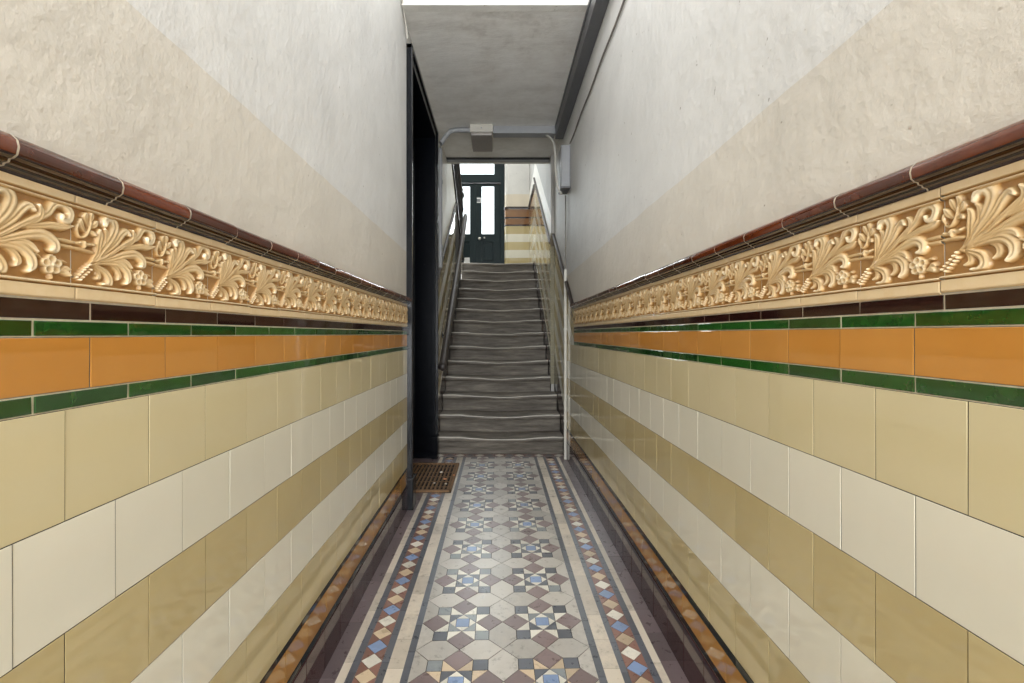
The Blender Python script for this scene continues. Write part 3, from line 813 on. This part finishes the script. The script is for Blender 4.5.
for k, yy in enumerate(np.arange(7.56, 5.6, -.15)):
    mb = MB(); z0_, z1_ = strz(yy) + .04, strz(yy) + .76
    n = 14
    mb.tube([(XL - .004, yy, z0_ + (z1_ - z0_) * t / n) for t in range(n + 1)], [.008 + (.007 if t in (3, 7, 11) else 0) for t in range(n + 1)], 0, 8)
    mb.build('baluster', M['iron'], BA, smooth=True)

# far left wall of the stairwell, back wall, upper well
wf = MB(); wf.box(-2.0, -1.8, Y_HEAD, 9.6, HL - .2, WELL_TOP); struct(wf.build('wall_far_left', M['plaster_flat']))
wt = MB(); wt.box(-2.0, XS + .4, Y_HEAD + .09, Y_HEAD + .14, CEIL - .018, WELL_TOP); wt.box(-2.0, XL - .14, Y_HEAD - .6, Y_HEAD + .1, 0, WELL_TOP)
struct(wt.build('wall_over_header', M['plaster_flat']))
wtc = MB(); wtc.box(-2.0, XS + .4, Y_HEAD, 9.6, WELL_TOP, WELL_TOP + .1); struct(wtc.build('ceiling_stairwell', M['plaster_flat']))

# back wall with a rounded corner beside the doors
DX1 = .130
YB = Y_BACK
wb = MB()
rad = .085
arc = [(DX1 + rad - rad * math.cos(a), YB + rad - rad * math.sin(a)) for a in np.linspace(0, math.pi / 2, 9)]
plan = [(DX1, YB + .35)] + arc + [(XS + .01, YB), (XS + .3, YB), (XS + .3, YB + .35)]
wb.prism(plan, 'z', HL - .1, WELL_TOP)
wb.box(-2.0, -1.03, YB, YB + .35, HL - .1, WELL_TOP); wb.box(-1.03, DX1, YB, YB + .35, E + 3.50, WELL_TOP)
WB = struct(wb.build('wall_back', M['backplaster'], smooth=True, angle=30))
def plan_band(z0, z1, out, m, mb):
    """band that follows the rounded corner"""
    base = [(DX1, YB + .2)] + arc + [(XS - .001, YB)]
    nrm = [(-1, 0)] + [(-math.cos(a), -math.sin(a)) for a in np.linspace(0, math.pi / 2, 9)] + [(0, -1)]
    f = [(p[0] + q[0] * out, p[1] + q[1] * out) for p, q in zip(base, nrm)]
    rows = [[(x, y, z0) for x, y in base], [(x, y, z0) for x, y in f], [(x, y, z1) for x, y in f], [(x, y, z1) for x, y in base]]
    mb.grid(rows, m)
mb = MB(); zt = E + 2.46
plan_band(zt - .03, zt + .015, .022, 0, mb); mb.build('cap_moulding', [M['rolldark']], WB, smooth=True, angle=30)
mb = MB(); zt -= .03
for hh, m in LEVEL:
    if zt <= HL + .01: break
    plan_band(max(zt - hh, HL), zt, .010 if m == 4 else .004, m, mb); zt -= hh
mb.build('striped_tiling', [M['tan'], M['ivory'], M['ochre'], M['brown_band'], M['maroon']], WB, smooth=True, angle=30)

# landing double doors ------------------------------------------------------
yd = 9.20
DC = -.44; ZB = HL
fr = MB()
fr.box(DX1 - .075, DX1 + .002, yd - .05, yd + .10, ZB, E + 3.50, 0, .004); fr.box(-1.03, -.955, yd - .05, yd + .10, ZB, E + 3.50, 0, .004)
fr.box(-.955, DX1 - .075, yd - .05, yd + .10, E + 2.99, E + 3.15, 0, .004)      # transom
fr.box(-.955, DX1 - .075, yd - .05, yd + .10, E + 3.43, E + 3.50, 0, .004)
fr.box(-.955, -.815, yd - .03, yd + .08, E + 3.14, E + 3.44, 0, .003); fr.box(-.075, DX1 - .07, yd - .03, yd + .08, E + 3.14, E + 3.44, 0, .003)
D2 = struct(fr.build('door_2', M['greendoor']))
mb = MB(); mb.box(-.82, -.07, yd + .01, yd + .018, E + 3.145, E + 3.435); mb.build('fanlight_pane', M['glass'], D2)
def leaf(x0, x1, g0, g1, knob_x):
    mb = MB(); z0, z1 = ZB + .01, E + 2.985; ga, gb = E + 1.983, E + 2.927
    mb.box(x0, g0, yd, yd + .045, z0, z1, 0, .003); mb.box(g1, x1, yd, yd + .045, z0, z1, 0, .003)
    mb.box(g0 - .002, g1 + .002, yd, yd + .045, gb, z1, 0, .003); mb.box(g0 - .002, g1 + .002, yd, yd + .045, ga - .14, ga, 0, .003)
    mb.box(g0 - .002, g1 + .002, yd + .015, yd + .04, z0, ga - .1, 0)
    mb.box(g0 - .002, g1 + .002, yd, yd + .045, z0, z0 + .2, 0, .003)
    for (a, b, c, d) in ((g0 + .03, g1 - .03, z0 + .23, z0 + .25), (g0 + .03, g1 - .03, ga - .19, ga - .17), (g0 + .03, g0 + .05, z0 + .23, ga - .17), (g1 - .05, g1 - .03, z0 + .23, ga - .17)):
        mb.box(a, b, yd + .004, yd + .02, c, d, 0, .002)
    o = mb.build('door_leaf', M['greendoor'], D2)
    mb = MB(); mb.box(g0 - .004, g1 + .004, yd + .02, yd + .026, ga - .004, gb + .004); mb.build('glass_pane', M['glass'], o)
    return o
mb = MB(); mb.box(DC - .022, DC + .022, yd - .012, yd + .003, ZB + .01, E + 2.985, 0, .003); mb.box(DC - .02, DC + .02, yd + .046, yd + .056, ZB + .01, E + 2.985); mb.build('meeting_bead', M['greendoor'], D2)
l1 = leaf(-.955, DC - .002, -.80, -.556, 0); l2 = leaf(DC + .002, DX1 - .075, -.323, -.079, 0)
mb = MB(); mb.tube([(-.365, yd, HL + .66), (-.365, yd - .05, HL + .66)], .012); 
bm = bmesh.new(); bmesh.ops.create_uvsphere(bm, u_segments=14, v_segments=10, radius=.03)
for v in bm.verts: v.co = Vector((v.co.x - .365, v.co.y * .8 + yd - .06, v.co.z + HL + .66))
mb.addbm(bm); kk = mb.build('door_knob', M['brass'], l2, smooth=True)
mb = MB(); mb.tube([(-.27, yd, HL + .69), (-.27, yd - .012, HL + .69)], .016, 0, 14); mb.build('lock_plate', M['brass'], l2)
nt_ = MB(); nt_.box(-.455, -.335, yd - .008, yd - .001, E + 2.60, E + 2.70, 0, .001); nt_.box(-.437, -.353, yd - .0095, yd - .0075, E + 2.618, E + 2.676, 1)
tag(nt_.build('notice', [M['notice'], M['noticegrey']]), 'small white notice fixed between the two glass panels of the green doors', 'sign')
bx = MB(); bx.box(-.66, -.55, 8.98, 9.05, HL, HL + .26, 0, .004)  # plain white box for an unidentified pale patch by the doors
tag(bx.build('patch', M['notice']), 'small upright white board at the foot of the dark green doors', 'patch')

# handrail on the left stair wall ------------------------------------------------
hr = thing('stair_handrail', (-.53, 4.47, E - .33), 'dark round ended handrail bracketed to the tiled left wall of the stair', 'handrail')
A, B = Vector((-.532, 4.47, E - .30)), Vector((-.545, 7.78, E + 1.97))
pts = [A.lerp(B, t) for t in np.linspace(0, 1, 24)]
d = (B - A).normalized()
e0 = [A - d * .05 + Vector((0, 0, -.012)), A - d * .035 + Vector((0, 0, -.009)), A - d * .012 + Vector((0, 0, -.003))]
mb = MB(); mb.tube(e0 + pts, [.018, .038, .043] + [.038] * 24, 0, 14); mb.build('rail', M['railwood'], hr, smooth=True)
for t in (.16, .52, .82):
    p = A.lerp(B, t); mb = MB()
    mb.tube([(XL, p.y, p.z - .075), (XL + .03, p.y, p.z - .078), (p.x - .005, p.y, p.z - .06), (p.x, p.y, p.z - .02)], .010, 0, 8)
    mb.tube([(XL + .001, p.y, p.z - .075), (XL + .008, p.y, p.z - .075)], .030, 0, 12)
    mb.build('bracket', M['iron'], hr, smooth=True)
mb = MB(); mb.box(B.x - .022, B.x + .022, B.y - .02, B.y + .03, B.z - .03, B.z + .045, 0, .006); mb.build('end_cap', M['conduit'], hr)

# ------------------------------------------------------------------ services on the ceiling and walls
t = MB(); t.box(XR - .076, XR + .003, 1.6, 4.60, E + 1.93, CEIL + .002, 0, .004); t.box(XR - .082, XR - .076, 1.6, 4.60, CEIL - .03, CEIL + .001, 0)
tag(t.build('cable_trunking', M['trunk']), 'long dark grey trunking running along the corner of ceiling and right wall', 'trunking')
cd = thing('cable_conduit', (0, 4.62, CEIL), 'pale grey conduit crossing the ceiling above the stair and bending down the left wall', 'conduit')
mb = MB(); mb.box(-.048, XR - .10, 4.59, 4.70, E + 1.988, CEIL + .001, 0, .004); mb.box(XR - .12, XR - .076, 4.585, 4.705, E + 1.982, CEIL + .001, 0, .003); mb.build('trunking_section', M['conduit'], cd)
mb = MB()
pp = [(-.278, 4.62, E + 2.03), (-.42, 4.62, E + 2.03), (-.475, 4.62, E + 2.02), (-.53, 4.62, E + 1.955), (-.565, 4.62, E + 1.90), (-.578, 4.62, E + 1.84), (-.578, 4.62, E + 1.0), (-.578, 4.62, E + .66)]
mb.tube(pp, .024, 0, 12); mb.build('pipe', M['conduit'], cd, smooth=True)
for zc in (1.5, .85):
    mb = MB(); mb.tube([(-.578, 4.62, E + zc), (-.578, 4.62, E + zc + .03)], .029, 0, 12); mb.box(XL, -.575, 4.60, 4.64, E + zc, E + zc + .03); mb.build('clip', M['conduit'], cd)
lb = thing('ceiling_light', (-.163, 4.77, CEIL), 'cream box shaped lamp with grey diffuser on the ceiling, unlit, above the stair foot', 'lamp')
mb = MB(); mb.box(-.276, -.05, 4.55, 4.99, E + 1.985, CEIL + .001, 0, .006); mb.build('housing', M['lightbox'], lb)
mb = MB(); mb.box(-.268, -.058, 4.56, 4.98, E + 1.955, E + 1.986, 0, .008)
for k in range(9): mb.box(-.262 + k * .0232, -.252 + k * .0232, 4.57, 4.97, E + 1.951, E + 1.956, 0)
mb.build('diffuser', M['diffuser'], lb)
mb = MB(); mb.tube([(-.163, 4.548, E + 2.02), (-.163, 4.542, E + 2.02)], .006, 0, 8); mb.build('screw', M['conduit'], lb)
# grey box on right wall
gb = thing('junction_box', (.60, 4.25, E + 1.30), 'tall grey service box high on the right wall beside the stair', 'service box')
mb = MB(); mb.box(.563, XR + .002, 4.13, 4.32, E + 1.315, E + 1.685, 0, .008); mb.build('case', M['conduit'], gb)
mb = MB(); mb.box(.575, .636, 4.122, 4.132, E + 1.33, E + 1.67, 0, .003); mb.build('cover', M['conduit'], gb)
mb = MB(); mb.box(.560, XR + .002, 4.126, 4.324, E + 1.30, E + 1.317, 0, .004); mb.build('base_rim', M['trunk'], gb)
# white cable
wc = MB()
cpts = catmull([(.00, 4.725, E + 2.045), (.25, 4.73, E + 2.045), (.40, 4.72, E + 2.040), (.48, 4.66, E + 2.0), (.535, 4.56, E + 1.90), (.545, 4.45, E + 1.76), (.54, 4.35, E + 1.55), (.545, 4.25, E + 1.36), (.575, 4.21, E + 1.27)], 8)
wc.tube([tuple(p) for p in cpts], .011, 0, 8)
tag(wc.build('power_cable', M['cablewhite'], smooth=True), 'white cable curving from the ceiling conduit down past the grey service box', 'cable')
wc = MB(); pts = []
for k in range(40):
    y = -1.5 + k * (4.12 + 1.5) / 39; pts.append((XR - .004, y, E + 1.69 + .006 * math.sin(k * 1.3)))
wc.tube(pts, .006, 0, 8)
tag(wc.build('wall_cable', M['cabledark'], smooth=True), 'thin dark cable painted onto the right wall, ending at the grey service box', 'cable')
wc = MB(); pts = [(XL + .006, 1.5 + k * .1, CEIL + .03 - .02 * (k > 13) + .003 * math.sin(k * 2)) for k in range(15)]
pts += [(XL + .006, 2.95, CEIL - .012), (XL + .006, 3.02, CEIL - .05), (XL + .006, 3.06, AT + .02)]
wc.tube(pts, .006, 0, 8)
tag(wc.build('corner_cable', M['cablewhite'], smooth=True), 'thin pale cable along the top of the left wall down to the black doorframe', 'cable')
pi_ = thing('wall_pipe', (.618, 4.32, 0), 'thin upright pale pipe against the right wall from stair foot to grey box', 'pipe')
mb = MB(); mb.tube([(.627, 4.32, .002), (.627, 4.32, E + .60)], .014, 0, 12); mb.build('lower_pipe', M['cablewhite'], pi_, smooth=True)
mb = MB(); mb.tube([(.629, 4.32, E + .60), (.629, 4.32, E + 1.29)], .006, 0, 8); mb.build('upper_wire', M['cabledark'], pi_, smooth=True)
for zc in (.35, 1.2):
    mb = MB(); mb.box(.612, XR - .001, 4.305, 4.335, zc, zc + .02, 0, .002); mb.build('pipe_clip', M['cablewhite'], pi_)

# ------------------------------------------------------------------ grating mat in the doorway
mx0, mx1, my0, my1 = XL - .24, -.345, 3.41, 4.15
mt = thing('doormat', ((mx0 + mx1) / 2, (my0 + my1) / 2, 0), 'brown slatted grating mat lying on the floor in the black doorway', 'mat')
mb = MB(); mb.box(mx0, mx1, my0, my1, .0006, .004); mb.build('backing', M['matdark'], mt)
mb = MB()
mb.box(mx0, mx1, my0, my0 + .03, .001, .017, 0, .003); mb.box(mx0, mx1, my1 - .025, my1, .001, .017, 0, .003)
mb.box(mx0, mx0 + .02, my0, my1, .001, .017, 0, .003); mb.box(mx1 - .02, mx1, my0, my1, .001, .017, 0, .003)
mb.build('border', M['mat'], mt)
mb = MB(); n = 16
for k in range(1, n):
    xx = mx0 + (mx1 - mx0) * k / n; mb.box(xx - .006, xx + .006, my0 + .02, my1 - .02, .002, .0155, 0, .0025)
for yy in np.linspace(my0 + .12, my1 - .12, 5): mb.box(mx0 + .01, mx1 - .01, yy - .004, yy + .004, .002, .006)
mb.build('slats', M['mat'], mt)
for k, (sx, sy, m, r, lab) in enumerate((
        (-.47, 3.86, 'scrap', .014, 'small white crumb lying near the middle of the brown grating mat'),
        (-.42, 3.68, 'scraporange', .016, 'orange white scrap on the brown mat, second nearest of the bits along its right side'),
        (-.40, 3.56, 'scrap', .011, 'tiny pale crumb on the brown mat, at its front right corner'),
        (-.36, 3.78, 'scraporange', .010, 'tiny orange crumb near the right edge of the brown mat'),
        (-.49, 3.58, 'scrap', .010, 'tiny pale crumb near the front edge of the brown mat'))):
    bm = bmesh.new(); bmesh.ops.create_icosphere(bm, subdivisions=2, radius=r)
    for v in bm.verts: v.co = Vector((v.co.x * random.uniform(.7, 1.2) + sx, v.co.y * random.uniform(.7, 1.2) + sy, max(v.co.z * .4 + .019, .0165)))
    mb = MB(); mb.addbm(bm); tag(mb.build('litter_scrap', M[m]), lab, 'scrap')

# ------------------------------------------------------------------ light, sky, camera
w = bpy.data.worlds.new('World'); bpy.context.scene.world = w; w.use_nodes = True
bg = w.node_tree.nodes['Background']; bg.inputs[0].default_value = (0.93, 0.97, 1.0, 1); bg.inputs[1].default_value = 4.2
def area(name, loc, rot, sx, sy, power, col=(1, 1, 1), spread=180):
    L = bpy.data.lights.new(name, 'AREA'); L.shape = 'RECTANGLE'; L.size, L.size_y = sx, sy; L.energy = power; L.color = col; L.spread = math.radians(spread)
    o = bpy.data.objects.new(name, L); C.objects.link(o); o.location = loc; o.rotation_euler = rot; return o
area('street_daylight', (0, Y_REAR - .1, 1.4), (math.radians(106), 0, 0), 1.2, 2.6, 158, (.96, .985, 1))
area('hall_fill', (0, 1.1, HALL_TOP - .03), (0, 0, 0), .7, 2.6, 37, (.97, .985, 1))  # added unseen fill above the front hall, evens out the passage light
area('stairwell_daylight', (-.5, 7.4, WELL_TOP - .05), (0, 0, 0), 2.0, 2.8, 85, (.95, .98, 1))
area('landing_daylight', (DC, 9.6, HL + 1.6), (math.radians(-90), 0, 0), 1.5, 2.2, 230, (.95, .98, 1))

cam = bpy.data.cameras.new('Camera'); co = bpy.data.objects.new('Camera', cam); C.objects.link(co)
co.location = (0, 0, E); co.rotation_euler = (math.radians(90), 0, 0)
cam.sensor_width = 36; cam.sensor_fit = 'HORIZONTAL'; cam.lens = 36 * F / 1024; cam.shift_x = 14 / 1024; cam.shift_y = -7.5 / 1024; cam.clip_start = .02
sc = bpy.context.scene; sc.camera = co
sc.view_settings.view_transform = 'Standard'; sc.view_settings.look = 'None'; sc.view_settings.gamma = 1; sc.view_settings.exposure = 0.0
sc.view_settings.use_curve_mapping = False
sc.cycles.use_denoising = True
sc.cycles.max_bounces = 10; sc.cycles.diffuse_bounces = 6; sc.cycles.glossy_bounces = 4
sc.cycles.sample_clamp_indirect = 6
